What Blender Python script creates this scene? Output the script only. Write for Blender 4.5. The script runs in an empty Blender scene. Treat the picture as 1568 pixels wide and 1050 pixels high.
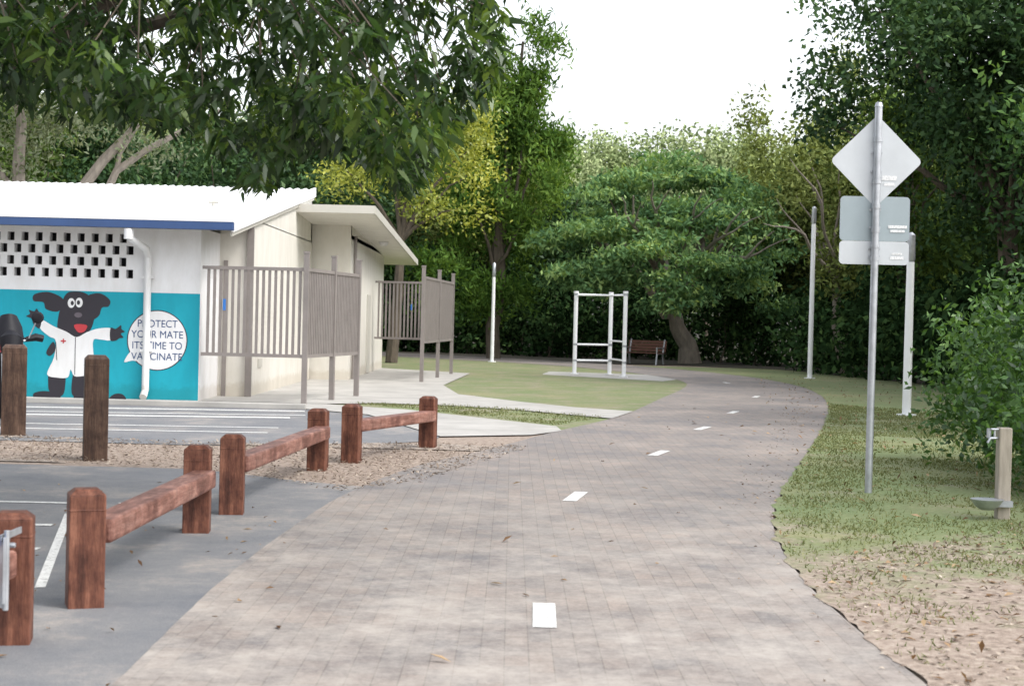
import bpy, bmesh, math, random
import numpy as np
from mathutils import Vector, Matrix, noise
from mathutils.geometry import tessellate_polygon
random.seed(7); RNG=np.random.default_rng(11)
scene=bpy.context.scene
COL=bpy.context.collection
V=Vector
# ------------------------------------------------------------------ helpers
def link(o,parent=None):
    COL.objects.link(o)
    if parent is not None: o.parent=parent
    return o
def empty(name,loc=(0,0,0)):
    o=bpy.data.objects.new(name,None); o.location=loc; return link(o)
def node_mat(name):
    m=bpy.data.materials.new(name); m.use_nodes=True
    nt=m.node_tree; b=nt.nodes['Principled BSDF']; return m,nt,b
def N(nt,t,**kw):
    n=nt.nodes.new(t)
    for k,v in kw.items(): setattr(n,k,v)
    return n
def ramp(nt,fac,stops):
    r=N(nt,'ShaderNodeValToRGB'); e=r.color_ramp.elements
    while len(e)<len(stops): e.new(.5)
    for i,(p,c) in enumerate(stops):
        e[i].position=p; e[i].color=(c[0],c[1],c[2],1)
    nt.links.new(fac,r.inputs['Fac']); return r.outputs['Color']
def objcoord(nt,scale=(1,1,1),rot=0):
    tc=N(nt,'ShaderNodeTexCoord'); mp=N(nt,'ShaderNodeMapping')
    mp.inputs['Scale'].default_value=scale; mp.inputs['Rotation'].default_value=(0,0,rot)
    nt.links.new(tc.outputs['Object'],mp.inputs['Vector']); return mp.outputs['Vector']
def noisef(nt,vec,scale,detail=4,rough=.6):
    n=N(nt,'ShaderNodeTexNoise'); n.inputs['Scale'].default_value=scale
    n.inputs['Detail'].default_value=detail; n.inputs['Roughness'].default_value=rough
    nt.links.new(vec,n.inputs['Vector']); return n.outputs['Fac']
def mixc(nt,f,a,b,mode='MIX'):
    m=N(nt,'ShaderNodeMix'); m.data_type='RGBA'; m.blend_type=mode
    def put(sock,v):
        if isinstance(v,(tuple,list)): sock.default_value=(v[0],v[1],v[2],1)
        elif isinstance(v,(int,float)): sock.default_value=v
        else: nt.links.new(v,sock)
    put(m.inputs[0],f); put(m.inputs[6],a); put(m.inputs[7],b); return m.outputs[2]
def bump(nt,b,h,strength=.3,dist=.01):
    n=N(nt,'ShaderNodeBump'); n.inputs['Strength'].default_value=strength; n.inputs['Distance'].default_value=dist
    nt.links.new(h,n.inputs['Height']); nt.links.new(n.outputs['Normal'],b.inputs['Normal'])
def plain(name,c,rough=.6,metal=0,var=.15,scale=3,bmp=0,stretch=(1,1,1),spec=None):
    m,nt,b=node_mat(name); vec=objcoord(nt,stretch)
    f=noisef(nt,vec,scale,6,.65)
    lo=tuple(x*(1-var) for x in c); hi=tuple(min(1,x*(1+var)) for x in c)
    nt.links.new(ramp(nt,f,[(.3,lo),(.7,hi)]),b.inputs['Base Color'])
    b.inputs['Roughness'].default_value=rough; b.inputs['Metallic'].default_value=metal
    if spec is not None: b.inputs['Specular IOR Level'].default_value=spec
    if bmp: bump(nt,b,noisef(nt,vec,scale*12,3),bmp,.004)
    return m
class MB:
    def __init__(s): s.v=[]; s.f=[]; s.mi=[]; s.m=0
    def box(s,c,size,rz=0,M=None):
        hx,hy,hz=[k/2 for k in size]; n=len(s.v); cr,sr=math.cos(rz),math.sin(rz)
        for dz in(-hz,hz):
            for dx,dy in((-hx,-hy),(hx,-hy),(hx,hy),(-hx,hy)):
                p=V((c[0]+dx*cr-dy*sr,c[1]+dx*sr+dy*cr,c[2]+dz))
                s.v.append(M@p if M else p)
        for f in((3,2,1,0),(4,5,6,7),(0,1,5,4),(1,2,6,5),(2,3,7,6),(3,0,4,7)):
            s.f.append(tuple(n+i for i in f)); s.mi.append(s.m)
    def b2(s,a,b): s.box([(a[i]+b[i])/2 for i in range(3)],[abs(b[i]-a[i]) for i in range(3)])
    def beam(s,p0,p1,w,h,up=(0,0,1)):
        p0=V(p0);p1=V(p1);d=(p1-p0).normalized();sd=d.cross(V(up)).normalized();u=sd.cross(d)
        n=len(s.v)
        for p in(p0,p1):
            for a,b in((-1,-1),(1,-1),(1,1),(-1,1)): s.v.append(p+sd*a*w/2+u*b*h/2)
        for f in((0,1,2,3),(7,6,5,4),(0,4,5,1),(1,5,6,2),(2,6,7,3),(3,7,4,0)):
            s.f.append(tuple(n+i for i in f)); s.mi.append(s.m)
    def tube(s,pts,rad,seg=8,caps=True):
        pts=[V(p) for p in pts]; n0=len(s.v); 
        prev=None
        for i,p in enumerate(pts):
            d=(pts[min(i+1,len(pts)-1)]-pts[max(i-1,0)]).normalized()
            ref=V((0,0,1)) if abs(d.z)<.9 else V((1,0,0))
            if prev is None: a=d.cross(ref).normalized()
            else: a=(prev-d*prev.dot(d)).normalized()
            prev=a; b=d.cross(a)
            r=rad[i] if hasattr(rad,'__len__') else rad
            for k in range(seg):
                t=2*math.pi*k/seg; s.v.append(p+(a*math.cos(t)+b*math.sin(t))*r)
        for i in range(len(pts)-1):
            for k in range(seg):
                k2=(k+1)%seg; s.f.append((n0+i*seg+k,n0+i*seg+k2,n0+(i+1)*seg+k2,n0+(i+1)*seg+k)); s.mi.append(s.m)
        if caps:
            s.f.append(tuple(n0+k for k in range(seg))[::-1]); s.mi.append(s.m)
            e=n0+(len(pts)-1)*seg; s.f.append(tuple(e+k for k in range(seg))); s.mi.append(s.m)
    def poly(s,pts):
        n=len(s.v); s.v+= [V(p) for p in pts]; s.f.append(tuple(range(n,n+len(pts)))); s.mi.append(s.m)
    def tess(s,pts):
        n=len(s.v); s.v+=[V(p) for p in pts]
        for t in tessellate_polygon([[V(p) for p in pts]]): s.f.append(tuple(n+i for i in t)); s.mi.append(s.m)
    def obj(s,name,mats,parent=None,bevel=0,smooth=False,loc=None,rz=0):
        me=bpy.data.meshes.new(name); me.from_pydata([tuple(p) for p in s.v],[],s.f); 
        if not isinstance(mats,(list,tuple)): mats=[mats]
        for m in mats: me.materials.append(m)
        me.polygons.foreach_set('material_index',s.mi); 
        if smooth: me.polygons.foreach_set('use_smooth',[True]*len(s.f))
        me.update(); o=bpy.data.objects.new(name,me); link(o,parent)
        if bevel:
            b=o.modifiers.new('bev','BEVEL'); b.width=bevel; b.segments=2; b.limit_method='ANGLE'
        if smooth:
            e=o.modifiers.new('es','EDGE_SPLIT'); e.split_angle=math.radians(40)
        if loc: o.location=loc
        o.rotation_euler[2]=rz
        return o
def catmull(pts,k=8):
    P=[V((p[0],p[1],0)) for p in pts]; out=[]
    for i in range(len(P)-1):
        a=P[max(i-1,0)];b=P[i];c=P[i+1];d=P[min(i+2,len(P)-1)]
        for j in range(k):
            t=j/k; out.append(.5*((2*b)+(c-a)*t+(2*a-5*b+4*c-d)*t*t+(3*b-a-3*c+d)*t**3))
    out.append(P[-1]); return [(p.x,p.y) for p in out]
def sheet(name,pts,z,mat,jit=0,step=.25,parent=None,js=1.5):
    out=[]
    n=len(pts)
    for i in range(n):
        a=V((*pts[i],0));b=V((*pts[(i+1)%n],0));L=(b-a).length;k=max(1,min(400,int(L/step))) if jit else 1
        for j in range(k):
            p=a.lerp(b,j/k)
            if jit:
                q=V((p.x*js,p.y*js,z*50)); p=p+V((noise.noise(q)+.5*noise.noise(q*3.1),noise.noise(q+V((9,9,9)))+.5*noise.noise(q*3.3),0))*jit
            out.append((p.x,p.y,z))
    mb=MB(); mb.tess(out)
    me=bpy.data.meshes.new(name); me.from_pydata([tuple(p) for p in mb.v],[],mb.f); me.materials.append(mat)
    bm=bmesh.new(); bm.from_mesh(me)
    for f in bm.faces:
        f.normal_update()
        if f.normal.z<0: f.normal_flip()
    bm.to_mesh(me); bm.free()
    return link(bpy.data.objects.new(name,me),parent)
def inpoly(x,y,poly):
    px=np.array([p[0] for p in poly]);py=np.array([p[1] for p in poly]); r=np.zeros(x.shape,bool); j=len(poly)-1
    for i in range(len(poly)):
        c=((py[i]>y)!=(py[j]>y))&(x<(px[j]-px[i])*(y-py[i])/(py[j]-py[i]+1e-12)+px[i]); r^=c; j=i
    return r
def np_mesh(name,verts,k,mat,val=None,parent=None):
    F=len(verts)//k; me=bpy.data.meshes.new(name); me.vertices.add(len(verts)); me.vertices.foreach_set('co',verts.astype(np.float32).ravel())
    me.loops.add(F*k); me.loops.foreach_set('vertex_index',np.arange(F*k,dtype=np.int32))
    me.polygons.add(F); me.polygons.foreach_set('loop_start',np.arange(0,F*k,k,dtype=np.int32))
    try: me.polygons.foreach_set('loop_total',np.full(F,k,dtype=np.int32))
    except Exception: pass
    if val is not None:
        a=me.attributes.new('val','FLOAT','POINT'); a.data.foreach_set('value',np.repeat(val,k).astype(np.float32))
    me.materials.append(mat); me.update(calc_edges=True)
    o=bpy.data.objects.new(name,me)
    return link(o,parent)
def unit(a): return a/(np.linalg.norm(a,axis=1,keepdims=True)+1e-9)
def leafverts(P,L,W,bias=(0,0,-.3),spread=1,rng=RNG,d=None):
    n=len(P)
    if d is None: d=unit(rng.normal(size=(n,3))*spread+np.array(bias))
    s=unit(np.cross(d,rng.normal(size=(n,3)))); nn=np.cross(d,s)
    L=(L*rng.uniform(.6,1.35,(n,1))); W=W*rng.uniform(.7,1.25,(n,1))
    a=P; b=P+d*L*.45+s*W*.5+nn*W*.15; c=P+d*L-nn*W*.1; e=P+d*L*.45-s*W*.5+nn*W*.15
    return np.stack([a,b,c,e],1).reshape(-1,3)
def crown_pts(blobs,dens,lpc,sig,rng=RNG,flat=1.0,gap=.0):
    P=[];Vv=[]
    for (x,y,z,rx,ry,rz) in blobs:
        n=max(4,int(dens*(rx*ry+rx*rz+ry*rz)*4.2)); d=unit(rng.normal(size=(n,3)))
        r=rng.uniform(0.12,1,(n,1))**.42
        bump=1+.25*np.sin(d[:,0:1]*5+x)*np.cos(d[:,1:2]*4+z)+.18*np.sin(d[:,2:3]*9+y)
        C=np.array([x,y,z])+d*r*bump*np.array([rx,ry,rz]); bv=rng.uniform(-.2,.2)
        if gap:
            k=np.array([noise.noise(V(c)*.55)>-gap for c in C]); C=C[k]
        n=len(C); cv=rng.uniform(.1,.72,n)+bv
        pts=np.repeat(C,lpc,0)+rng.normal(size=(n*lpc,3))*sig*np.array([1,1,flat])
        P.append(pts); Vv.append(np.repeat(cv,lpc)+rng.uniform(-.15,.25,n*lpc))
    return np.concatenate(P),np.clip(np.concatenate(Vv),0,1)
def leafmat(name,dark,mid,light,trans=.3,gloss=.04):
    m,nt,b=node_mat(name); nt.nodes.remove(b); at=N(nt,'ShaderNodeAttribute'); at.attribute_name='val'
    c=ramp(nt,at.outputs['Fac'],[(0,dark),(.55,mid),(1,light)])
    df=N(nt,'ShaderNodeBsdfDiffuse'); nt.links.new(c,df.inputs['Color']); out=df.outputs[0]
    if trans:
        t=N(nt,'ShaderNodeBsdfTranslucent'); tc=mixc(nt,1.0,c,(1.6,1.45,.6),'MULTIPLY'); nt.links.new(tc,t.inputs['Color'])
        mx=N(nt,'ShaderNodeMixShader'); mx.inputs[0].default_value=trans
        nt.links.new(df.outputs[0],mx.inputs[1]); nt.links.new(t.outputs[0],mx.inputs[2]); out=mx.outputs[0]
    if gloss:
        g=N(nt,'ShaderNodeBsdfGlossy'); g.inputs['Roughness'].default_value=.42; g.inputs['Color'].default_value=(.8,.82,.8,1)
        m2=N(nt,'ShaderNodeMixShader'); m2.inputs[0].default_value=gloss; nt.links.new(out,m2.inputs[1]); nt.links.new(g.outputs[0],m2.inputs[2]); out=m2.outputs[0]
    nt.links.new(out,nt.nodes['Material Output'].inputs['Surface']); return m
def wobble(p0,p1,n,amp,seed=0):
    p0=V(p0);p1=V(p1);L=(p1-p0).length; out=[]
    for i in range(n+1):
        t=i/n; p=p0.lerp(p1,t); q=V((t*2.3+seed,seed*1.7,.3)); w=math.sin(t*math.pi)
        out.append(p+V((noise.noise(q),noise.noise(q+V((5,5,5))),noise.noise(q+V((11,3,7)))))*amp*w*2)
    return out
# ------------------------------------------------------------------ materials
M_bark=plain('bark',(.10,.08,.06),.9,var=.4,scale=4,bmp=.8,stretch=(3,3,.6))
M_barkp=plain('bark_grey',(.22,.19,.16),.85,var=.3,scale=3,bmp=.5,stretch=(2,2,.5))
L_forest=leafmat('leaf_forest',(.025,.048,.014),(.085,.14,.036),(.19,.27,.07),trans=.15,gloss=0)
L_forest2=leafmat('leaf_forest_olive',(.05,.07,.022),(.15,.19,.06),(.31,.36,.13),trans=.15,gloss=0)
L_far_haze=leafmat('leaf_far_haze',(.15,.20,.09),(.28,.35,.16),(.44,.50,.26),trans=0,gloss=0)  # paler greens put distance haze into the leaf colour
L_dark=leafmat('leaf_dark',(.014,.036,.015),(.044,.092,.034),(.105,.18,.06),trans=.12,gloss=.015)
L_under=leafmat('leaf_understorey',(.008,.02,.007),(.028,.058,.022),(.085,.145,.045),trans=0,gloss=0)
L_yellow=leafmat('leaf_yellow',(.12,.17,.03),(.31,.35,.06),(.56,.57,.13))
L_cyp=leafmat('leaf_cypress',(.030,.070,.016),(.10,.185,.042),(.22,.34,.08),gloss=0)
L_poin=leafmat('leaf_poinciana',(.045,.10,.05),(.15,.27,.12),(.38,.51,.20),gloss=0)
L_gum=leafmat('leaf_gum',(.10,.12,.08),(.20,.24,.16),(.32,.36,.25),gloss=0)
L_mango=leafmat('leaf_mango',(.008,.024,.005),(.030,.072,.013),(.14,.22,.037),trans=.38,gloss=.045)
L_right=leafmat('leaf_right',(.018,.048,.018),(.055,.125,.036),(.14,.25,.062),trans=.22,gloss=.02)
L_bush=leafmat('leaf_bush',(.025,.065,.02),(.075,.165,.042),(.18,.32,.075),gloss=.05)
L_grass=leafmat('leaf_grass',(.10,.115,.055),(.165,.19,.085),(.28,.285,.165),trans=.2,gloss=0)

DIRT=[(.34,(.15,.11,.085)),(.5,(.30,.235,.19)),(.68,(.47,.40,.335))]
def m_ground():
    m,nt,b=node_mat('soil_litter'); v=objcoord(nt)
    nt.links.new(ramp(nt,noisef(nt,v,14,8,.8),DIRT),b.inputs['Base Color']); b.inputs['Roughness'].default_value=.95
    bump(nt,b,noisef(nt,v,28,5,.7),.6,.02); return m
def m_lawn(name='lawn',fade=False):
    m,nt,b=node_mat(name); v=objcoord(nt)
    a=ramp(nt,noisef(nt,v,26,6,.8),[(.3,(.105,.13,.06)),(.5,(.16,.195,.085)),(.7,(.235,.26,.135))])
    p=ramp(nt,noisef(nt,v,.45,7,.7),[(.38,(.92,1,.9)),(.54,(1.08,1.02,1.0)),(.66,(1.45,1.2,1.3))])
    c=mixc(nt,1,a,p,'MULTIPLY')
    dirt=ramp(nt,noisef(nt,v,16,8,.82),DIRT)
    pn=noisef(nt,v,1.1,9,.78)
    if fade:   # bare soil wins over grass towards the worn ground at the near end
        sx=N(nt,'ShaderNodeSeparateXYZ'); nt.links.new(v,sx.inputs[0])
        mr=N(nt,'ShaderNodeMapRange'); mr.inputs[1].default_value=8.6; mr.inputs[2].default_value=13.5; mr.inputs[3].default_value=.24; mr.inputs[4].default_value=-.06
        nt.links.new(sx.outputs[1],mr.inputs[0]); ad=N(nt,'ShaderNodeMath'); ad.operation='ADD'; nt.links.new(pn,ad.inputs[0]); nt.links.new(mr.outputs[0],ad.inputs[1]); pn=ad.outputs[0]
    f=ramp(nt,pn,[(.48,(0,0,0)),(.68,(1,1,1))])
    c=mixc(nt,f,c,dirt)
    nt.links.new(c,b.inputs['Base Color']); b.inputs['Roughness'].default_value=.95
    bump(nt,b,noisef(nt,v,60,3),.5,.015); return m
def m_asphalt():
    m,nt,b=node_mat('asphalt'); v=objcoord(nt)
    a=ramp(nt,noisef(nt,v,160,3,.8),[(.3,(.105,.108,.116)),(.7,(.235,.238,.246))])
    p=ramp(nt,noisef(nt,v,.8,8,.78),[(.35,(.78,.81,.86)),(.53,(1.1,1.08,1.06)),(.68,(1.9,1.68,1.45))])
    nt.links.new(mixc(nt,1,a,p,'MULTIPLY'),b.inputs['Base Color']); b.inputs['Roughness'].default_value=.85
    bump(nt,b,noisef(nt,v,200,2),.4,.004); return m
def m_path():
    m,nt,b=node_mat('brick_paving'); v=objcoord(nt,(1,1,1),math.radians(90))
    br=N(nt,'ShaderNodeTexBrick'); nt.links.new(v,br.inputs['Vector'])
    br.inputs['Scale'].default_value=1; br.inputs['Brick Width'].default_value=.23; br.inputs['Row Height'].default_value=.115
    br.inputs['Mortar Size'].default_value=.004; br.inputs['Mortar Smooth'].default_value=.5
    br.inputs['Color1'].default_value=(.235,.205,.190,1); br.inputs['Color2'].default_value=(.192,.178,.174,1); br.inputs['Mortar'].default_value=(.145,.130,.120,1)
    n2=ramp(nt,noisef(nt,v,.5,8,.72),[(.32,(.70,.74,.81)),(.50,(1.0,.98,.96)),(.68,(1.45,1.38,1.30))])
    n3=ramp(nt,noisef(nt,v,45,5,.75),[(.3,(.75,.75,.75)),(.7,(1.24,1.23,1.2))])
    c=mixc(nt,1,mixc(nt,1,br.outputs['Color'],n2,'MULTIPLY'),n3,'MULTIPLY')
    sand=ramp(nt,noisef(nt,v,1.3,12,.84),[(.43,(0,0,0)),(.62,(1,1,1))])
    sx=N(nt,'ShaderNodeSeparateXYZ'); tc=objcoord(nt); nt.links.new(tc,sx.inputs[0])
    mr=N(nt,'ShaderNodeMapRange'); mr.inputs[1].default_value=8; mr.inputs[2].default_value=19; mr.inputs[3].default_value=.9; mr.inputs[4].default_value=.12
    nt.links.new(sx.outputs[1],mr.inputs[0])
    c=mixc(nt,mixc(nt,1,sand,mr.outputs[0],'MULTIPLY'),c,(.40,.362,.325))
    nt.links.new(c,b.inputs['Base Color']); b.inputs['Roughness'].default_value=.85
    bump(nt,b,br.outputs['Fac'],-.4,.004); return m
def m_wood(name,c1,c2,c3):
    m,nt,b=node_mat(name); v=objcoord(nt,(6,6,.8))
    f=noisef(nt,v,3,7,.7)
    g=ramp(nt,noisef(nt,objcoord(nt),5,5,.7),[(.35,(.5,.45,.45)),(.65,(1.15,1.15,1.15))])
    nt.links.new(mixc(nt,1,ramp(nt,f,[(.3,c1),(.5,c2),(.75,c3)]),g,'MULTIPLY'),b.inputs['Base Color']); b.inputs['Roughness'].default_value=.6; b.inputs['Specular IOR Level'].default_value=.3
    bump(nt,b,noisef(nt,v,9,4),.7,.01); return m
def m_paint():
    m,nt,b=node_mat('road_paint'); v=objcoord(nt)
    w=ramp(nt,noisef(nt,v,30,6,.8),[(.38,(.30,.29,.28)),(.48,(.66,.66,.64)),(.7,(.78,.78,.76))])
    nt.links.new(w,b.inputs['Base Color']); b.inputs['Roughness'].default_value=.7; return m
def m_bed():
    m,nt,b=node_mat('sandy_bed'); v=objcoord(nt)
    a=ramp(nt,noisef(nt,v,13,9,.82),[(.33,(.14,.11,.09)),(.5,(.34,.285,.24)),(.68,(.52,.45,.39))])
    nt.links.new(a,b.inputs['Base Color']); b.inputs['Roughness'].default_value=.95
    bump(nt,b,noisef(nt,v,30,5,.8),.7,.02); return m
def m_wall(name,c):
    m,nt,b=node_mat(name); v=objcoord(nt)
    f=ramp(nt,noisef(nt,objcoord(nt,(1,1,.35)),2.2,7,.7),[(.35,(.89,.88,.86)),(.6,(1,1,1))])
    sx=N(nt,'ShaderNodeSeparateXYZ'); nt.links.new(v,sx.inputs[0])
    ad=N(nt,'ShaderNodeMath'); ad.operation='MULTIPLY_ADD'; nt.links.new(noisef(nt,v,5,5,.7),ad.inputs[0]); ad.inputs[1].default_value=-.4; nt.links.new(sx.outputs[2],ad.inputs[2])
    g=ramp(nt,ad.outputs[0],[(0,(.86,.83,.79)),(.10,(1,1,1))])   # splash dirt on the lowest courses
    nt.links.new(mixc(nt,1,mixc(nt,1,f,c,'MULTIPLY'),g,'MULTIPLY'),b.inputs['Base Color']); b.inputs['Roughness'].default_value=.7
    bump(nt,b,noisef(nt,v,40,3),.2,.004); return m
M_ground=m_ground(); M_lawn=m_lawn(); M_verge=m_lawn('verge_grass',True); M_asph=m_asphalt(); M_path=m_path()
M_mulch=m_bed()
M_forestfloor=plain('forest_floor',(.04,.035,.024),.95,var=.5,scale=3,bmp=.6)
M_conc=plain('concrete',(.39,.375,.35),.85,var=.18,scale=1.3,bmp=.3)
M_paint=m_paint()
M_post=m_wood('stained_timber',(.045,.016,.011),(.145,.055,.034),(.28,.125,.078))
M_rail=m_wood('stained_rail',(.11,.048,.036),(.24,.115,.088),(.42,.25,.20))
M_postd=m_wood('dark_timber',(.035,.020,.015),(.085,.05,.035),(.16,.10,.07))
M_galv=plain('galvanised_steel',(.44,.46,.49),.42,.75,var=.2,scale=8)
M_alu=plain('sign_back_aluminium',(.58,.61,.64),.5,.25,var=.08,scale=2)
M_alud=plain('sign_back_grey',(.34,.40,.43),.5,.25,var=.08,scale=2)
M_white=m_wall('white_paint',(.77,.77,.78))
M_cream=m_wall('cream_render',(.68,.655,.60))
M_beige=plain('beige_trim',(.50,.48,.43),.6,var=.05,scale=2)
M_teal=m_wall('teal_paint',(.002,.33,.43))
M_navy=plain('navy_paint',(.035,.075,.19),.4,var=.1,scale=2)
M_black=plain('black_paint',(.022,.018,.026),.5,var=.1,scale=2)
M_blackm=plain('black_plastic',(.010,.010,.014),.55,var=.1,scale=2,spec=.25)
M_red=plain('red_paint',(.5,.04,.05),.5,var=.1,scale=2)
M_blue=plain('blue_paint',(.03,.16,.5),.5,var=.1,scale=2)
M_fence=plain('fence_slats',(.225,.20,.188),.6,var=.12,scale=3)
M_dark=plain('interior_shade',(.07,.07,.075),.9,var=.1)
M_roof=plain('zincalume_roof',(.78,.79,.80),.45,.1,var=.06,scale=1)
M_label=plain('label',(.75,.76,.78),.5,var=.3,scale=60)
M_steelw=plain('white_steel',(.82,.83,.84),.4,.0,var=.05,scale=4)
M_benchwood=plain('bench_slats',(.14,.06,.04),.6,var=.2,scale=6)
M_litter=leafmat('dry_leaf',(.09,.052,.033),(.24,.15,.09),(.45,.33,.21),trans=.1,gloss=0)
M_chip=leafmat('bark_chip',(.15,.115,.09),(.28,.225,.18),(.48,.41,.34),trans=0,gloss=0)
M_twood=plain('weathered_timber',(.33,.29,.24),.8,var=.25,scale=5,bmp=.4,stretch=(4,4,.6))

# ------------------------------------------------------------------ ground
sheet('ground',[(-400,-60),(400,-60),(400,600),(-400,600)],0,M_ground)
R=catmull([(1.95,-6),(1.92,0),(1.9,6.75),(1.86,8.5),(1.87,10.28),(2.01,12.12),(2.25,13.79),(2.7,16.01),(3.41,19.12),(4.16,22.39),(5.19,26.98),(6.32,32.48),(7.31,38.66),(7.75,45),(7.2,52),(5.2,59.3),(1.8,65.5),(-2.57,70.5),(-9,75),(-22,79)])
Lf=catmull([(-1.65,-6),(-1.65,0),(-1.66,6.61),(-1.69,9.5),(-1.62,12),(-1.45,14.59),(-.98,17.51),(-.25,20),(.65,23.48),(1.4,26),(2.13,29.0),(3.13,34.35),(4.22,40.16),(4.73,44.21),(4.6,48),(3.6,53),(1.6,58.5),(-2.2,63.5),(-9,69),(-22,73)])
lawn_r=[(p[0],p[1]) for p in R if -4<p[1]<61 and p[0]>1]+[(13,60),(12.5,40),(11,28),(11,-4)]
sheet('grass_verge',lawn_r,.0175,M_verge,jit=.06,step=.08,js=3.5)
lawn_l=[(p[0]+.3,p[1]) for p in Lf if 23<p[1]<72]+[(-30,73),(-30,24),(-1,24)]
sheet('lawn',lawn_l,.006,M_lawn)
sheet('forest_floor',[(p[0],p[1]) for p in R if p[1]>62]+[(-150,84),(-150,500),(150,500),(150,20),(14,22),(12.6,44),(10,60),(6.5,63)],.024,M_forestfloor,jit=.3,step=1.5)
sheet('car_park_asphalt',[(-40,-6),(-1.2,-6),(-1.2,15.2),(-1.9,15.6),(-3.17,16.6),(-40,17.6)],.0075,M_asph)
sheet('access_road_asphalt',[(-40,20.3),(-3.8,19.6),(-1.8,20.3),(-1.0,21.2),(-.93,22.2),(-2.3,26.4),(-3.4,27.5),(-40,28.1)],.0075,M_asph)
path=R+Lf[::-1]
sheet('brick_path',path,.0145,M_path,jit=.008,step=.12,js=4)
sheet('garden_bed',[(-40,17.3),(-5.3,17.1),(-4.62,17),(-3.17,16.5),(-2.08,15.5),(-1.6,14.7),(-1.2,15.3),(-.7,16.5),(-.4,18.5),(.1,20.5),(-.8,20.6),(-1.8,20.5),(-2.5,20.2),(-3.8,19.8),(-6.3,20.3),(-40,20.6)],.0110,M_mulch,jit=.22,step=.06,js=2.6)
sheet('concrete_footpath',[(-.93,21.9),(.3,22.6),(.75,23.6),(.7,24.6),(-1.7,28.0),(-3.3,29.2),(-40,29.2),(-40,28.1),(-3.4,27.5),(-2.3,26.4)],.020,M_conc)
sheet('concrete_footpath',[(-3.3,29.2),(-2.4,29.9),(-.97,29.6),(.2,28.7),(1.68,26.9),(2.2,29.2),(1.2,30.1),(.23,31.6),(-1.1,34.2),(-1.6,38.6),(-1.2,47.5),(-4,50.5),(-9,50.5),(-9,29.2)],.0245,M_conc)
mb=MB()
for a,b in (((-1.2,25.6),(-.1,26.6)),((-2.0,29.75),(-2.6,29.0)),((0.2,24.0),(.9,24.4)),((-1.7,32),(-3.4,31.4)),((-1.5,36),(-3.6,36))):
    a=V((*a,.0262));b=V((*b,.0262));d=(b-a).normalized();s=V((-d.y,d.x,0))*.008; 
    mb.poly([a-s,b-s,b+s,a+s])
mb.obj('concrete_joints',M_asph)
sheet('exercise_pad',[(.9,48.4),(4.2,45.2),(5.2,48),(4.6,50.5),(1.2,51.5)],.012,M_conc,jit=.05)
def quad_line(mb,a,b,w,z):
    a=V((*a,z));b=V((*b,z));d=(b-a).normalized();s=V((-d.y,d.x,0))*w/2
    mb.poly([a-s,b-s,b+s,a+s])
mb=MB()
for a,b in [((.205,8.42),(.215,9.15)),((.54,14.4),(.68,15.2)),((1.72,19.6),(1.95,20.4)),((2.82,24.6),(3.08,25.4)),((3.95,29.4),(4.18,30.2)),((5.40,36.2),(5.6,37)),((5.95,44.6),(5.92,45.4)),((-.1,3),(-.08,3.8))]:
    quad_line(mb,a,b,.125,.0185)
mb.obj('path_centre_dashes',M_paint)
mb=MB()
quad_line(mb,(-9,13.3),(-3.45,13.4),.09,.0118); quad_line(mb,(-3.42,12.7),(-2.66,9.3),.06,.0118)
quad_line(mb,(-9,12.0),(-3.35,12.0),.1,.0122);quad_line(mb,(-9,10.8),(-3.1,10.8),.1,.0122);quad_line(mb,(-9,9.6),(-2.8,9.6),.1,.0122)
quad_line(mb,(-3.2,13.5),(-2.75,12.7),.06,.0118)
mb.obj('car_park_line_marking',M_paint)
mb=MB()
for y0,y1,w in((21.5,21.9,.12),(22.3,22.9,.12),(23.7,25.2,.26),(24.6,25.9,.14),(25.9,27.0,.26)):
    quad_line(mb,(-14,y0-.5),(-3.25 if w<.2 else -3.4,y1),w,.0118)
mb.obj('access_road_line_marking',M_paint)
mb=MB(); mb.beam((-40,28.15,.05),(-3.45,27.55,.05),.14,.1); mb.obj('kerb',M_conc,bevel=.015)
def scatter(name,poly,n,size,w,mat,z,rng=RNG,flat=.25,dens=None,parent=None):
    xs=[p[0] for p in poly];ys=[p[1] for p in poly]
    x=rng.uniform(min(xs),max(xs),n);y=rng.uniform(min(ys),max(ys),n);k=inpoly(x,y,poly)
    if dens is not None: k&=dens(x,y,rng.uniform(size=n))
    x=x[k];y=y[k];P=np.stack([x,y,np.full(len(x),z)],1)
    d=rng.normal(size=(len(x),3))*np.array([1,1,flat]);d[:,2]=abs(d[:,2]);d=unit(d)
    s=unit(np.cross(d,np.tile([0,0,1.],(len(x),1))+rng.normal(size=(len(x),3))*.25)); L=size*rng.uniform(.4,1.7,(len(x),1));Wd=w*rng.uniform(.6,1.3,(len(x),1))
    up=np.array([0,0,1.])*Wd*.25
    vv=np.stack([P,P+d*L*.5+s*Wd*.5+up,P+d*L,P+d*L*.5-s*Wd*.5+up],1).reshape(-1,3)
    return np_mesh(name,vv,4,mat,rng.uniform(0,1,len(x)),parent)
mpoly=[(-9,17.2),(-5.3,17.0),(-3.17,16.5),(-2.0,15.4),(-1.5,14.7),(-.9,15.8),(-.2,18.5),(.3,20.6),(-.8,20.8),(-2.5,20.3),(-3.8,20.0),(-9,20.6)]
scatter('bed_litter',mpoly,11000,.045,.02,M_chip,.018,flat=.2)
scatter('fallen_leaves',[(-1.7,4),(2.1,4),(2.0,12),(4.5,23),(7,33),(3,33),(-1.2,16)],130,.07,.03,M_litter,.02,flat=.15)
def edge(x,y,u): return u<np.exp(-np.abs(x-(1.95+np.maximum(0,y-11)*.12+np.maximum(0,y-18)*.09))*5.5)
scatter('fallen_leaves',[(1.2,5),(3,5),(3,12),(8,34),(3,30),(1.5,12)],8000,.03,.018,M_chip,.0205,flat=.12,dens=edge)
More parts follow.
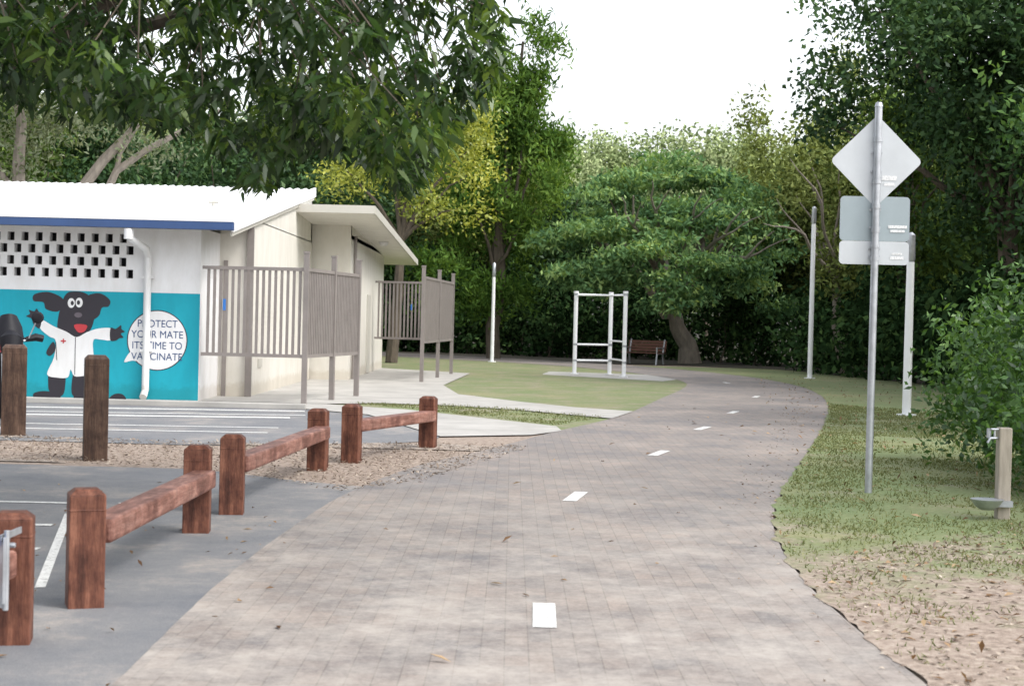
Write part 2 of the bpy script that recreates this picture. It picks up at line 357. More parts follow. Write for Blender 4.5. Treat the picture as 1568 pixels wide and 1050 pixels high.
scatter('fallen_leaves',[(1.2,5),(3,5),(3,12),(8,34),(3,30),(1.5,12)],1500,.045,.022,M_litter,.021,flat=.2,dens=edge)
scatter('fallen_leaves',[(1.9,4),(8,4),(9,14),(6,15),(3.4,12.5),(2,11)],9000,.042,.02,M_chip,.020,flat=.15)
scatter('fallen_leaves',[(1.9,4),(8,4),(9,15),(6,16),(3.4,12.5),(2,11)],1900,.055,.026,M_litter,.021,flat=.22)
scatter('fallen_leaves',[(-9,5),(-1.6,5),(-1.4,15),(-9,16)],240,.045,.023,M_litter,.012,flat=.2)
scatter('fallen_leaves',[(2,11),(7,13),(13,40),(12,58),(7.5,50),(2.6,14)],1800,.06,.03,M_litter,.03,flat=.3)
def blades(name,poly,n,h,dens=None,rng=RNG):
    xs=[p[0] for p in poly];ys=[p[1] for p in poly]
    x=rng.uniform(min(xs),max(xs),n);y=rng.uniform(min(ys),max(ys),n);k=inpoly(x,y,poly)
    nz=np.array([noise.noise(V((a*.8,b*.8,3)))+.5*noise.noise(V((a*3,b*3,1))) for a,b in zip(x,y)])
    th=rng.uniform(-.5,.4,n)+np.clip((12-y)*.15,0,.6)
    k&=nz>th
    x=x[k];y=y[k];m=len(x);P=np.stack([x,y,np.full(m,.016)],1);d=unit(rng.normal(size=(m,3))*.75+np.array([0,0,.7]));H=h*rng.uniform(.4,1.4,(m,1))
    s=unit(np.cross(d,rng.normal(size=(m,3))))*.0035*(1+y[:,None]/14)
    vv=np.stack([P-s,P+s,P+d*H],1).reshape(-1,3)
    return np_mesh(name,vv,3,L_grass,rng.uniform(.1,1,m))
vp=[(p[0]+.03,p[1]) for p in R if 7.6<p[1]<34 and p[0]>1]+[(9.5,30),(7.6,20),(7,12),(5,7.6),(2.6,7.4)]
blades('grass_tufts',vp,190000,.036)
blades('grass_tufts',[(-3,29.9),(-1,30),(.3,29),(1.6,27.4),(.7,24.9),(-1.6,28.3)],16000,.035)
# ------------------------------------------------------------------ timber barriers
def bollard(mb,x,y,h,w,rz,cham=.03):
    mb.box((x,y,(h-cham)/2-.05),(w,w,h-cham+.1),rz)
    n=len(mb.v);cr,sr=math.cos(rz),math.sin(rz)
    for s,z in((w/2,h-cham),(w/2-.035,h)):
        for a,b in((-1,-1),(1,-1),(1,1),(-1,1)):
            dx,dy=a*s,b*s;mb.v.append(V((x+dx*cr-dy*sr,y+dx*sr+dy*cr,z+.0005)))
    for f in((4,5,6,7),(0,1,5,4),(1,2,6,5),(2,3,7,6),(3,0,4,7)): mb.f.append(tuple(n+i for i in f)); mb.mi.append(mb.m)
    mb.box((x,y,h-.11),(w+.006,w+.006,.012),rz)
def barrier(name,posts,rail=None,h=.64):
    e=empty(name)
    for i,(x,y,rz) in enumerate(posts):
        mb=MB(); bollard(mb,0,0,h,.19,0); mb.obj('post_%d'%(i+1),M_post,e,bevel=.008,loc=(x,y,0),rz=rz)
    if rail:
        (a,b)=rail; a=V((*a,0));b=V((*b,0)); d=b-a;L=d.length
        mb=MB(); mb.box((0,0,L/2),(.13,.17,L))
        o=mb.obj('rail',M_rail,e,bevel=.02); o.location=(a.x,a.y,.40)
        o.rotation_mode='QUATERNION'; o.rotation_quaternion=d.to_track_quat('Z','X') 
    return e
barrier('timber_barrier',[(-2.27,8.78,.35),(-2.26,11.85,.1)],((-2.23,8.85),(-2.2,11.8)))
barrier('timber_barrier',[(-2.2,12.98,.1),(-1.98,16.86,-.1)],((-2.16,13.0),(-1.93,16.8)))
barrier('timber_barrier',[(-1.73,17.86,-.15),(-1.01,20.1,-.2)],((-1.70,17.9),(-.98,20.05)))
e=barrier('timber_barrier',[(-2.36,7.78,.2)],((-2.38,7.66),(-2.46,4.0)),h=.63)
mb=MB(); mb.box((-2.270,7.36,.42),(.012,.10,.30),.3); mb.box((-2.275,7.47,.565),(.012,.3,.03)); mb.tube([(-2.25,7.33,.24),(-2.25,7.33,.60)],.013,10)
mb.tube([(-2.42,7.36,.53),(-2.22,7.36,.53)],.012,8); mb.box((-2.262,7.33,.40),(.05,.008,.30))
mb.obj('gate_latch',M_galv,e,bevel=.002)
mb=MB(); mb.tube([(-2.52,7.28,.545),(-2.27,7.28,.545)],.016,8); mb.box((-2.29,7.28,.57),(.03,.03,.05)); mb.box((-2.33,7.28,.57),(.02,.03,.05)); mb.obj('bolt_handle',M_blue,e,bevel=.003)
for (x,y,h,w) in((-4.42,17.4,1.12,.25),(-6.24,20.5,1.14,.30)):
    mb=MB(); bollard(mb,0,0,h,w,0,.04); mb.obj('timber_bollard',M_postd,bevel=.012,loc=(x,y,0),rz=.3)
# ------------------------------------------------------------------ toilet block
TB=empty('toilet_block')
mb=MB(); FY=29.1; XR=-5.58; XL=-24
mb.b2((XL,FY,0),(XR,FY+.19,2.12))
mb.b2((XL,FY,2.96),(XR,FY+.19,3.08)); mb.b2((-6.72,FY,2.12),(XR,FY+.19,2.96))
row=.21; xs=-24.0
for r in range(4):
    z0=2.12+r*row
    mb.b2((XL,FY,z0),(-6.72,FY+.19,z0+.055))
    off=.125*(r%2); x=-6.72-.06-off; prev=-6.72
    while x>-12.5:
        mb.b2((x,FY,z0+.055),(prev,FY+.19,z0+row)); prev=x-.125; x-=.25
    mb.b2((XL,FY,z0+.055),(x+.0,FY+.19,z0+row))
mb.b2((XR-.19,FY+.19,0),(XR,31.2,3.1))
mb.obj('front_wall',M_white,TB)
mb=MB(); mb.b2((XL,FY+.6,1.8),(-6,FY+.62,3.2)); mb.obj('room_shade_sheet',M_dark,TB)  # dark-coloured sheet stands in for the room's shade behind the block holes
mb=MB(); mb.b2((XL,FY-.004,0.03),(XR+.004,FY-.0005,1.93)); mb.obj('teal_mural_background',M_teal,TB)
mb=MB(); mb.b2((XR,31.0,0),(-4.98,31.2,3.45)); mb.b2((-5.17,31.2,0),(-4.98,40,3.4)); mb.b2((XL,40,0),(-4.98,40.2,4.4)); 
mb.poly([(-4.98,31.0,3.38),(-4.98,40.2,3.38),(-4.98,40.2,4.5),(-4.98,31.0,3.42)]); 
mb.obj('side_wall',M_cream,TB)
mb=MB(); mb.b2((-5.05,30.93,0),(-4.93,30.998,3.3)); mb.b2((-5.5,30.96,.02),(-5.42,30.998,2.6)); mb.obj('corner_trim',M_fence,TB)
mb=MB(); mb.b2((-4.975,32.0,.55),(-4.96,32.5,.72)); mb.obj('wall_vent',M_beige,TB)
def roofz(y): return 3.17+(y-28.3)*.128
mb=MB(); x=-24.; pitch=.19; y0,y1=28.3,39.9; prof=[(0,0),(.05,.035),(.08,.035),(.13,0)]
pts=[]
while x<-4.95:
    for dx,dz in prof:
        if x+dx<-4.95: pts.append((x+dx,dz))
    x+=pitch
pts.append((-4.95,0))
for i in range(len(pts)-1):
    (xa,za),(xb,zb)=pts[i],pts[i+1]
    mb.poly([(xa,y0,roofz(y0)+za),(xb,y0,roofz(y0)+zb),(xb,y1,roofz(y1)+zb),(xa,y1,roofz(y1)+za)])
mb.obj('roof_sheeting',M_roof,TB)
mb=MB(); mb.poly([(-24,y0+.02,roofz(y0)-.03),(-4.9,y0+.02,roofz(y0)-.03),(-4.9,y1,roofz(y1)-.03),(-24,y1,roofz(y1)-.03)]); mb.poly([(-24,28.35,3.03),(-4.95,28.35,3.03),(-4.95,29.1,3.08),(-24,29.1,3.08)]); mb.obj('soffit',M_beige,TB)
mb=MB(); mb.b2((-24,28.2,3.03),(-4.86,28.33,3.17)); mb.obj('gutter',M_navy,TB,bevel=.01)
mb=MB(); mb.b2((-24,28.195,3.172),(-4.86,28.335,3.20)); mb.obj('gutter_lip',M_white,TB)
mb=MB(); mb.beam((-4.9,28.34,roofz(28.34)-.06),(-4.9,39.95,roofz(39.95)-.06),.05,.22); mb.obj('barge_board',M_white,TB)
mb=MB(); mb.beam((-4.93,28.4,roofz(28.4)-.2),(-4.93,39.9,roofz(39.9)-.2),.04,.1); mb.obj('barge_trim',M_beige,TB)
mb=MB(); mb.tube([(-6.66,28.3,3.03),(-6.66,28.32,2.86),(-6.5,28.85,2.7),(-6.5,29.02,2.55),(-6.5,29.02,.2),(-6.5,28.85,.08)],.065,12); mb.box((-6.5,29.03,2.2),(.2,.1,.03)); mb.box((-6.5,29.03,.9),(.2,.1,.03)); mb.obj('downpipe',M_white,TB,smooth=True)
mb=MB(); mb.tube([(-6.68,28.27,3.02),(-6.68,28.27,2.84)],.08,12); mb.obj('rain_head',M_white,TB,smooth=True)
mb=MB(); mb.tube([(-6.0,32.5,roofz(32.5)+.02),(-6.0,32.5,roofz(32.5)+.07)],.04,10); mb.tube([(-6.10,32.5,roofz(32.5)+.09),(-5.9,32.5,roofz(32.5)+.09)],.025,8); mb.obj('roof_vent_pipe',M_beige,TB)
# mural (painted on the wall, own drawing units of 11.6 mm)
AX,AZ,U=-7.83,.83,.0116
def art(pts,depth): return [(AX+x*U,FY-.006-depth*.002,AZ+y*U) for x,y in pts]
def smooth_poly(pts,k=5):
    n=len(pts);out=[]
    for i in range(n):
        a,b,c,d=[V((*pts[(i+j-1)%n],0)) for j in range(4)]
        for j in range(k):
            t=j/k;p=.5*((2*b)+(c-a)*t+(2*a-5*b+4*c-d)*t*t+(3*b-a-3*c+d)*t**3); out.append((p.x,p.y))
    return out
def ell(cx,cy,rx,ry,n=28): return [(cx+rx*math.cos(t*2*math.pi/n),cy+ry*math.sin(t*2*math.pi/n)) for t in range(n)]
layers=[('dog_black',M_black,1,[smooth_poly([(-24,40),(-14,86),(4,94),(24,88),(33,66),(30,42),(20,28),(4,24),(-10,30)]),
  smooth_poly([(-16,82),(-38,92),(-60,88),(-61,78),(-46,76),(-42,66),(-26,62),(-18,68)]),
  smooth_poly([(20,86),(40,92),(56,82),(54,72),(44,70),(40,58),(30,52),(26,66)]),
  smooth_poly([(-34,-30),(-12,-34),(-10,-52),(-14,-66),(-28,-68),(-34,-60),(-36,-50)]),
  smooth_poly([(4,-28),(24,-30),(26,-50),(22,-66),(8,-68),(0,-60)]),
  smooth_poly([(-58,-64),(-44,-60),(-26,-62),(-16,-68),(-30,-73),(-55,-72)]),
  smooth_poly([(-30,16),(-40,0),(-34,-6),(-26,4)]),
  smooth_poly([(6,-62),(30,-60),(48,-66),(44,-73),(8,-73)]),
  smooth_poly([(66,-62),(78,-62),(84,-70),(70,-74),(58,-70)])]),
 ('dog_coat',M_white,2,[smooth_poly([(-50,50),(-50,36),(-36,24),(-26,18),(-28,-8),(-38,-34),(-22,-39),(-6,-38),(-2,-26),(4,-36),(20,-35),(38,-30),(33,-4),(32,20),(44,21),(60,21),(60,38),(40,38),(22,32),(6,24),(-10,32),(-30,40)],4)]),
 ('dog_paws',M_black,3,[smooth_poly([(58,39),(66,38),(74,44),(75,38),(80,34),(74,31),(78,25),(72,24),(66,20),(58,21)]),
  smooth_poly([(-48,52),(-52,60),(-56,66),(-60,62),(-68,64),(-66,58),(-72,54),(-64,51),(-60,42),(-51,36)])]),
 ('dog_eyes',M_white,4,[ell(-3,76,5.5,7.5),ell(9,77,5.5,7.5)]),
 ('dog_pupils',M_black,5,[ell(-1.5,76,2.5,3.5,14),ell(8,77,2.5,3.5,14)]),
 ('dog_mouth',M_red,4,[smooth_poly([(2,42),(10,44),(22,42),(18,33),(10,31),(5,35)])]),
 ('dog_nose',plain('nose_grey',(.12,.1,.12)),4,[ell(8,58,6,4)]),
 ('coat_detail',M_black,4,[[(4,-34),(5,-34),(5,24),(4,24)],[(-26,16),(-25,16),(-23,-12),(-24,-12)],ell(6,28,7,2.5,14)]),
 ('coat_cross',M_red,5,[[(-15,14),(-13,14),(-13,21),(-15,21)],[(-18,16.5),(-10,16.5),(-10,18.5),(-18,18.5)]]),
 ('bubble_outline',M_black,1,[ell(130,22,46.5,46.5,48)]),
 ('bubble',M_white,2,[ell(130,22,45,45,48),smooth_poly([(92,5),(80,-12),(92,-10),(106,-10)])]),
]
for nm,mt,dp,polys in layers:
    mb=MB()
    for i,p in enumerate(polys):
        q=art(p,dp+.1*i); mb.tess(q)
    mb.obj(nm,mt,TB)
def text(s,cx,cy,size,mat,parent,y,scale_x=1):
    cu=bpy.data.curves.new('lettering','FONT');cu.body=s;cu.size=size;cu.align_x='CENTER';cu.align_y='CENTER';cu.offset=0.0
    o=bpy.data.objects.new('t',cu);COL.objects.link(o);bpy.context.view_layer.update()
    me=bpy.data.meshes.new_from_object(o.evaluated_get(bpy.context.evaluated_depsgraph_get()));bpy.data.objects.remove(o)
    me.materials.clear();me.materials.append(mat);o=bpy.data.objects.new('lettering',me);link(o,parent)
    o.rotation_euler=(math.radians(90),0,0);o.location=(cx,y,cy);o.scale=(scale_x,1,1)
for s,y in(('PROTECT',47),('YOUR MATE',30.5),('ITS TIME TO',13.5),('VACCINATE',-3.5)):
    text(s,AX+130*U,AZ+y*U,.185,M_navy,TB,FY-.014,.9)
# rear wing
RW=empty('amenities_wing')
mb=MB(); mb.b2((-14,40.3,0),(-4.03,40.5,3.95)); mb.b2((-4.23,40.5,0),(-4.03,50.5,3.6)); mb.b2((-14,50.5,0),(-4.03,50.7,3.6))
mb.poly([(-4.03,40.3,3.5),(-4.03,50.7,3.5),(-4.03,50.7,3.6),(-4.03,40.3,3.95)])
mb.obj('walls',M_cream,RW)
mb=MB()
a=(37.2,4.10);b=(54.3,3.50)
mb.poly([(-14,a[0],a[1]),(-3.22,a[0],a[1]),(-3.22,b[0],b[1]),(-14,b[0],b[1])]); mb.obj('roof_sheeting',M_roof,RW)
mb=MB(); mb.b2((-14,a[0]-.04,a[1]-.16),(-3.2,a[0],a[1]+.02)); mb.beam((-3.21,a[0],a[1]-.07),(-3.21,b[0],b[1]-.07),.05,.18); mb.obj('fascia',M_beige,RW)
mb=MB(); mb.poly([(-14,a[0],a[1]-.16),(-3.24,a[0],a[1]-.16),(-3.24,b[0],b[1]-.16),(-14,b[0],b[1]-.16)]); mb.obj('soffit',M_cream,RW)
mb=MB(); mb.b2((-4.03,41.2,.05),(-4.0,42.2,2.2)); mb.b2((-4.03,45,.05),(-4.0,46,2.2)); mb.obj('doors',M_beige,RW)
mb=MB(); mb.tube([(-3.6,45,3.66),(-3.6,45,3.55)],[.14,.08],12); mb.obj('bulkhead_light',M_white,RW)
mb=MB(); mb.tube([(-3.97,40.9,0),(-3.97,40.9,3.6)],.04,8); mb.obj('downpipe',M_fence,RW)
def screen(name,runs,z0,z1,zp,sp=.105,w=.05):
    e=empty(name); mp=MB();ms=MB();done=set()
    for (a,b,posts) in runs:
        a=V((*a,0));b=V((*b,0));d=b-a;L=d.length;u=d/L;ang=math.atan2(u.y,u.x)
        for t in posts:
            p=a+d*t;k=(round(p.x,2),round(p.y,2))
            if k in done: continue
            done.add(k);mp.box((p.x,p.y,zp/2),(.09,.09,zp),ang); mp.box((p.x,p.y,zp+.02),(.105,.105,.035),ang)
        for z in(z0,z1): ms.beam((a.x,a.y,z),(b.x,b.y,z),.05,.06)
        n=int(L/sp)
        for i in range(1,n):
            p=a+u*(i*L/n); ms.box((p.x,p.y,(z0+z1)/2),(w,.02,z1-z0-.06),ang)
    mp.obj('posts',M_fence,e);ms.obj('slats_and_rails',M_fence,e)
screen('privacy_screen',[((-5.5,28.9),(-3.65,28.8),[1]),((-3.65,28.8),(-3.06,32.3),[0,.5,1])],.87,2.4,2.68)
screen('privacy_screen',[((-2.21,40.2),(-1.72,46.6),[0,.5,1]),((-1.72,46.6),(-3.95,46.8),[])],1.0,2.6,2.85)
mb=MB(); mb.box((-5.1,28.86,1.75),(.05,.02,.2)); mb.box((-2.9,46.7,1.9),(.04,.02,.16)); mb.obj('small_blue_notice',M_blue)
# ------------------------------------------------------------------ sign
SG=empty('traffic_sign',(3.48,15.77,0))
mb=MB(); mb.tube([(0,0,-.1),(0,0,3.74)],.036,16); mb.tube([(0,0,3.74),(0,0,3.78)],[.042,.03],16)
for z in(3.42,3.02,2.78,2.55,2.40,2.28): mb.tube([(0,0,z-.02),(0,0,z+.02)],.044,16)
mb.obj('pole',M_galv,SG,smooth=True)
def rrect(w,h,r,rot=0,cz=0,y=.05,t=.004,n=6):
    pts=[]
    for cx,cy,a0 in((w/2-r,h/2-r,0),(-w/2+r,h/2-r,90),(-w/2+r,-h/2+r,180),(w/2-r,-h/2+r,270)):
        for i in range(n+1):
            a=math.radians(a0+90*i/n);pts.append((cx+r*math.cos(a),cy+r*math.sin(a)))
    c,s=math.cos(rot),math.sin(rot);return [(x*c-z*s,y,cz+x*s+z*c) for x,z in pts]
def plate(mb,pts,t=.004):
    n=len(mb.v);k=len(pts)
    for dy in(0,t):
        for p in pts: mb.v.append(V((p[0],p[1]+dy,p[2])))
    mb.f.append(tuple(n+i for i in range(k)));mb.mi.append(mb.m)
    mb.f.append(tuple(n+k+i for i in range(k))[::-1]);mb.mi.append(mb.m)
    for i in range(k): mb.f.append((n+i,n+(i+1)%k,n+k+(i+1)%k,n+k+i)); mb.mi.append(mb.m)
mb=MB(); plate(mb,rrect(.63,.63,.05,math.pi/4,3.22)); mb.obj('diamond_plate',M_alu,SG)
mb=MB(); plate(mb,rrect(.67,.43,.04,0,2.665,y=.052)); mb.obj('supplementary_plate',M_alud,SG)
mb=MB(); plate(mb,rrect(.67,.225,.04,0,2.335)); mb.obj('lower_plate',M_alu,SG)
mb=MB()
for z in(3.30,3.12,2.75,2.58,2.37,2.30): mb.box((0,.043,z),(.11,.012,.02))
mb.obj('brackets',M_galv,SG)
mb=MB()
for (x,z,w,h) in((.13,3.06,.14,.045),(.13,3.0,.1,.03),(.22,2.59,.18,.03),(.22,2.55,.14,.025),(.22,2.29,.13,.03),(.22,2.33,.1,.02)): mb.box((x,.0475,z),(w,.002,h))
mb.obj('stickers',M_label,SG)
SG.rotation_euler[2]=-.03
# ------------------------------------------------------------------ poles
def lamp(x,y,h,r,cap=True):
    e=empty('lamp_post',(x,y,0)); mb=MB(); mb.tube([(0,0,-.1),(0,0,h)],[r,r*.85],12); mb.tube([(0,0,0),(0,0,.04)],r*2.2,12); mb.obj('pole',M_steelw,e,smooth=True)
    if cap: mb=MB(); mb.tube([(0,0,h),(0,0,h+.05),(0,0,h+.5),(0,0,h+.55)],[r*.7,r*1.0,r*.9,r*.3],12); mb.obj('lantern',M_galv,e,smooth=True)
lamp(9.27,50.7,4.8,.08); lamp(7.33,30.2,2.85,.085)
lamp(-.74,61.5,3.2,.07)
# ------------------------------------------------------------------ exercise frame
EX=empty('pull_up_frame'); mb=MB()
A=(1.9,49.2);B=(2.98,49.6);C=(3.28,47.6)
for p in(A,B,C): mb.tube([(*p,0),(*p,2.45)],.062,12); mb.tube([(*p,2.45),(*p,2.52)],.075,12); mb.tube([(*p,.02),(*p,.05)],.13,12)
mb.obj('posts',M_steelw,EX,smooth=True)
mb=MB()
for z in(2.42,.92,.44): mb.tube([(*A,z),(*B,z)],.03,8); 
for z in(2.42,1.05,.5): mb.tube([(*B,z),(*C,z)],.025,8)
mb.tube([(*A,2.40),(*C,2.40)],.025,8)
mb.obj('bars',M_steelw,EX,smooth=True)
mb=MB()
for p in(A,B,C):
    for z in(2.42,.92,.44): mb.tube([(*p,z-.03),(*p,z+.03)],.068,12)
mb.obj('clamps',M_galv,EX)
# ------------------------------------------------------------------ bench
BN=empty('park_bench',(5.1,63.5,0)); BN.rotation_euler[2]=math.radians(-35)
mb=MB()
for i in range(5): mb.box((0,-.2+i*.1,.46),(1.7,.08,.035))
for i in range(4): mb.box((0,.29+i*.025,.56+i*.11),(1.7,.03,.09))
mb.obj('slats',M_benchwood,BN)
mb=MB()
for x in(-.75,.75):
    mb.beam((x,-.22,.42),(x,.27,.44),.05,.05); mb.beam((x,-.2,.44),(x,-.26,0),.05,.05,(1,0,0)); mb.beam((x,.22,.44),(x,.3,0),.05,.05,(1,0,0)); mb.beam((x,.26,.44),(x,.39,.98),.05,.05,(1,0,0))
    mb.beam((x,-.24,.66),(x,.3,.66),.06,.04); mb.beam((x,-.22,.44),(x,-.22,.66),.04,.04,(1,0,0))
mb.obj('frame',M_galv,BN)
# ------------------------------------------------------------------ tap
TP=empty('drinking_tap_post',(4.2,13.86,0)); mb=MB(); mb.box((0,0,.39),(.11,.11,.8)); mb.obj('post',M_twood,TP,bevel=.01)
mb=MB(); mb.tube([(-.06,-.02,.70),(-.13,-.04,.70),(-.15,-.04,.66)],.012,8); mb.tube([(-.09,-.03,.70),(-.09,-.03,.77)],.009,8); mb.tube([(-.12,-.03,.775),(-.06,-.03,.775)],.01,8)
mb.tube([(-.13,0,.7),(-.13,0,.78)],.02,8)
mb.obj('tap',M_galv,TP,smooth=True)
mb=MB(); mb.tube([(-.16,-.1,.10),(-.16,-.1,.13),(-.16,-.1,.19),(-.16,-.1,.185),(-.16,-.1,.14)],[.05,.10,.14,.125,.09],20); mb.beam((-.2,-.08,.15),(.06,-.08,.15),.05,.05); mb.obj('dog_bowl',M_galv,TP,smooth=True)
# ------------------------------------------------------------------ motorcycle
MC=empty('parked_motorcycle',(-7.10,22.9,0)); MC.rotation_euler[2]=math.radians(-66)
mb=MB()
def torus(mb,c,R,r,n=28,k=8):
    pts=[V((c[0]+R*math.cos(2*math.pi*i/n),c[1],c[2]+R*math.sin(2*math.pi*i/n))) for i in range(n+1)]; mb.tube(pts,r,k,False)
torus(mb,(.62,0,.33),.27,.06); torus(mb,(-.7,0,.33),.27,.07); mb.tube([(.62,-.04,.33),(.62,.04,.33)],.07,12); mb.tube([(-.7,-.06,.33),(-.7,.06,.33)],.1,12)
mb.obj('wheels',M_blackm,MC,smooth=True)
mb=MB(); mb.tube([(.62,.08,.33),(.42,.08,1.05)],.03,8);mb.tube([(.62,-.08,.33),(.42,-.08,1.05)],.03,8)
mb.tube([(.30,-.40,1.2),(.4,-.15,1.14),(.4,.15,1.14),(.30,.40,1.2)],.016,8)
mb.tube([(.38,-.26,1.18),(.42,-.36,1.44)],.009,6);mb.tube([(.38,.26,1.18),(.42,.36,1.44)],.009,6); mb.tube([(-.6,.18,.35),(.1,.18,.3)],[.06,.04],10); mb.obj('forks_and_bars',M_galv,MC,smooth=True)
mb=MB(); mb.tube([(-.9,0,.9),(-.5,0,.86),(-.1,0,.84),(.1,0,1.0),(.35,0,1.05),(.55,0,1.0)],[.06,.14,.14,.19,.17,.08],12); mb.tube([(0,0,.35),(0,0,.8)],[.2,.2],10)
mb.tube([(.56,0,.92),(.60,0,1.02),(.56,0,1.16),(.48,0,1.24)],[.08,.15,.17,.08],12)
n=len(mb.v); 
for i in range(9):
    t=-1+2*i/8
    for (z,w_,x0) in((1.16,.19,.56),(1.34,.17,.48),(1.52,.11,.38)): mb.v.append(V((x0-.10*t*t,w_*t,z-(.03*t*t if z>1.5 else 0))))
for i in range(8):
    for j in range(2): mb.f.append((n+i*3+j,n+(i+1)*3+j,n+(i+1)*3+j+1,n+i*3+j+1)); mb.mi.append(0)
for sy in(-1,1):
    mb.tube([(.40,.37*sy,1.47),(.43,.37*sy,1.475),(.45,.37*sy,1.475)],[.05,.085,.06],12); mb.tube([(.36,.20*sy,1.16),(.34,.36*sy,1.20),(.33,.46*sy,1.18)],[.03,.055,.05],8)
mb.obj('tank_seat_fairing',M_blackm,MC,smooth=True)
mb=MB(); mb.tube([(.60,.12,1.0),(.58,.16,1.10)],.03,8); mb.tube([(.60,-.12,1.0),(.58,-.16,1.10)],.03,8); mb.obj('indicator_lamps',M_red,MC,smooth=True)
# ------------------------------------------------------------------ trees
def tree(name,loc,trunk,limbs,blobs,lmat,bark,dens=1.6,lpc=14,sig=.35,L=.3,W=.14,bias=(0,0,-.25),flat=1,gap=.25,seed=1,rot=0,sc=1):
    rng=np.random.default_rng(seed); e=empty(name,loc); mb=MB()
    for pts,r in [trunk]+limbs:
        w=[]
        for i in range(len(pts)-1):
            seg=wobble(pts[i],pts[i+1],4,.06*(V(pts[i+1])-V(pts[i])).length,seed+i); w+=seg[:-1] if i<len(pts)-2 else seg
        rr=np.interp(np.linspace(0,1,len(w)),np.linspace(0,1,len(r)),r); mb.tube(w,list(rr),8)
    mb.obj('trunk_and_limbs',bark,e,smooth=True)
    P,val=crown_pts(blobs,dens,lpc,sig,rng,flat,gap)
    np_mesh('foliage',leafverts(P,L,W,bias,1,rng),4,lmat,val,e); e.rotation_euler[2]=rot; e.scale=(sc,)*3
    return e
def auto_blobs(rng,cx,cy,cz,rx,ry,rz,n,s=(.3,.5)):
    out=[]
    for i in range(n):
        d=rng.normal(size=3);d/=np.linalg.norm(d);r=rng.uniform(.35,.85);k=rng.uniform(*s)
        out.append((cx+d[0]*rx*r,cy+d[1]*ry*r,cz+d[2]*rz*r,rx*k,ry*k,rz*k*.8))
    return out
rg=np.random.default_rng(5)
def limbs_to(base,blobs,r,n,rng):
    out=[]
    for i in rng.choice(len(blobs),min(n,len(blobs)),replace=False):
        b=blobs[i]; m=((base[0]+b[0])/2,(base[1]+b[1])/2,base[2]*.45+b[2]*.55+.2); out.append(([base,m,(b[0],b[1],b[2])],[r,r*.6,r*.15]))
    return out
FO=empty('distant_forest'); variants=[]
for i,(mat,w,h,nb) in enumerate([(L_forest,3.6,5.5,18),(L_dark,4.2,5.0,18),(L_forest2,3.2,6.3,20),(L_far_haze,4.2,5,18)]):
    rng=np.random.default_rng(30+i); bl=auto_blobs(rng,0,0,h+1.5,w,w,h,nb,(.26,.44)); bl+=[(0,0,h+1,w*.5,w*.5,h*.6)]
    P,val=crown_pts(bl,1.8,18,.31,rng,1,.2); me=np_mesh('tmp',leafverts(P,.28,.15,rng=rng),4,mat,val); variants.append(me.data); COL.objects.unlink(me)
    mb=MB(); mb.tube(wobble((0,0,-.2),(0,0,h+2),6,.3,i),[.25,.22,.2,.17,.14,.1,.06],8)
    for p,r in limbs_to((0,0,h*.5),bl,.1,9,rng): mb.tube(wobble(p[0],p[2],5,.3,i),[.1,.08,.06,.05,.03,.02],6)
    o=mb.obj('t',M_bark); variants[-1]=(variants[-1],o.data); COL.objects.unlink(o)
def inst(vi,x,y,s,rz,sz=1):
    for d in variants[vi]:
        o=bpy.data.objects.new('tree_part',d); link(o,FO); o.location=(x,y,0); o.rotation_euler[2]=rz; o.scale=(s,s,s*sz)
for x in np.arange(-40,44,4.2): inst(rg.integers(0,3),x+rg.uniform(-1.2,1.2),80+rg.uniform(-3,3),rg.uniform(.80,.92) if -2<x<17 else rg.uniform(.95,1.15),rg.uniform(0,6.3))
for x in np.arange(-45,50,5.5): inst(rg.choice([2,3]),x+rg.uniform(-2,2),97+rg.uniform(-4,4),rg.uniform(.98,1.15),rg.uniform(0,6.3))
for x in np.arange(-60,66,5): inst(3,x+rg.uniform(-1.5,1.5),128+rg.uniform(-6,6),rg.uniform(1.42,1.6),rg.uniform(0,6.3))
for x in np.arange(-28,-5,4.2): inst(rg.choice([0,1]),x,66+rg.uniform(-2,2),rg.uniform(.8,.95),rg.uniform(0,6.3))
for (x,y,s,k) in ((14,58,.95,0),(18,52,1.1,1),(12.5,66,.9,2),(21,42,1.1,1),(16,46,1,0),(19,34,1.1,1),(17,27,1.05,1),(15,38,.9,1),(14.5,32,.8,0)): inst(k,x,y,s,rg.uniform(0,6.3),1.05)
# understorey thicket, three rows deep
US=empty('understorey_shrubs'); rng=np.random.default_rng(77); bl=[]
for row_,(dy,hh) in enumerate(((0,(1.0,2.2)),(2.4,(2.2,3.4)),(5.0,(2.6,3.6)))):
  for x in np.arange(-26,24,1.2):
    y=(75.5 if x<1 else 72.5)+rng.uniform(-1,1)+dy
    if x>8: y=70-(x-8)*1.7+rng.uniform(-1.2,1.2)+dy
    h=rng.uniform(*hh); bl.append((x,y,h*.75,1.5,1.2,h))
for i in range(18): 
    t=i/17; bl.append((11.3+t*2.2+rng.uniform(-.4,.5),59-t*31,1.4,1.5,1.7,rng.uniform(1.2,2.3)))
P,val=crown_pts(bl,2.2,13,.3,rng,1,.3); np_mesh('foliage',leafverts(P,.27,.16,rng=rng),4,L_under,val,US)
mb=MB()
for b in bl: mb.tube(wobble((b[0],b[1],0),(b[0]+.3,b[1],b[2]+.6),4,.2,b[0]),[.05,.04,.03,.02,.01],6)
mb.obj('stems',M_bark,US)
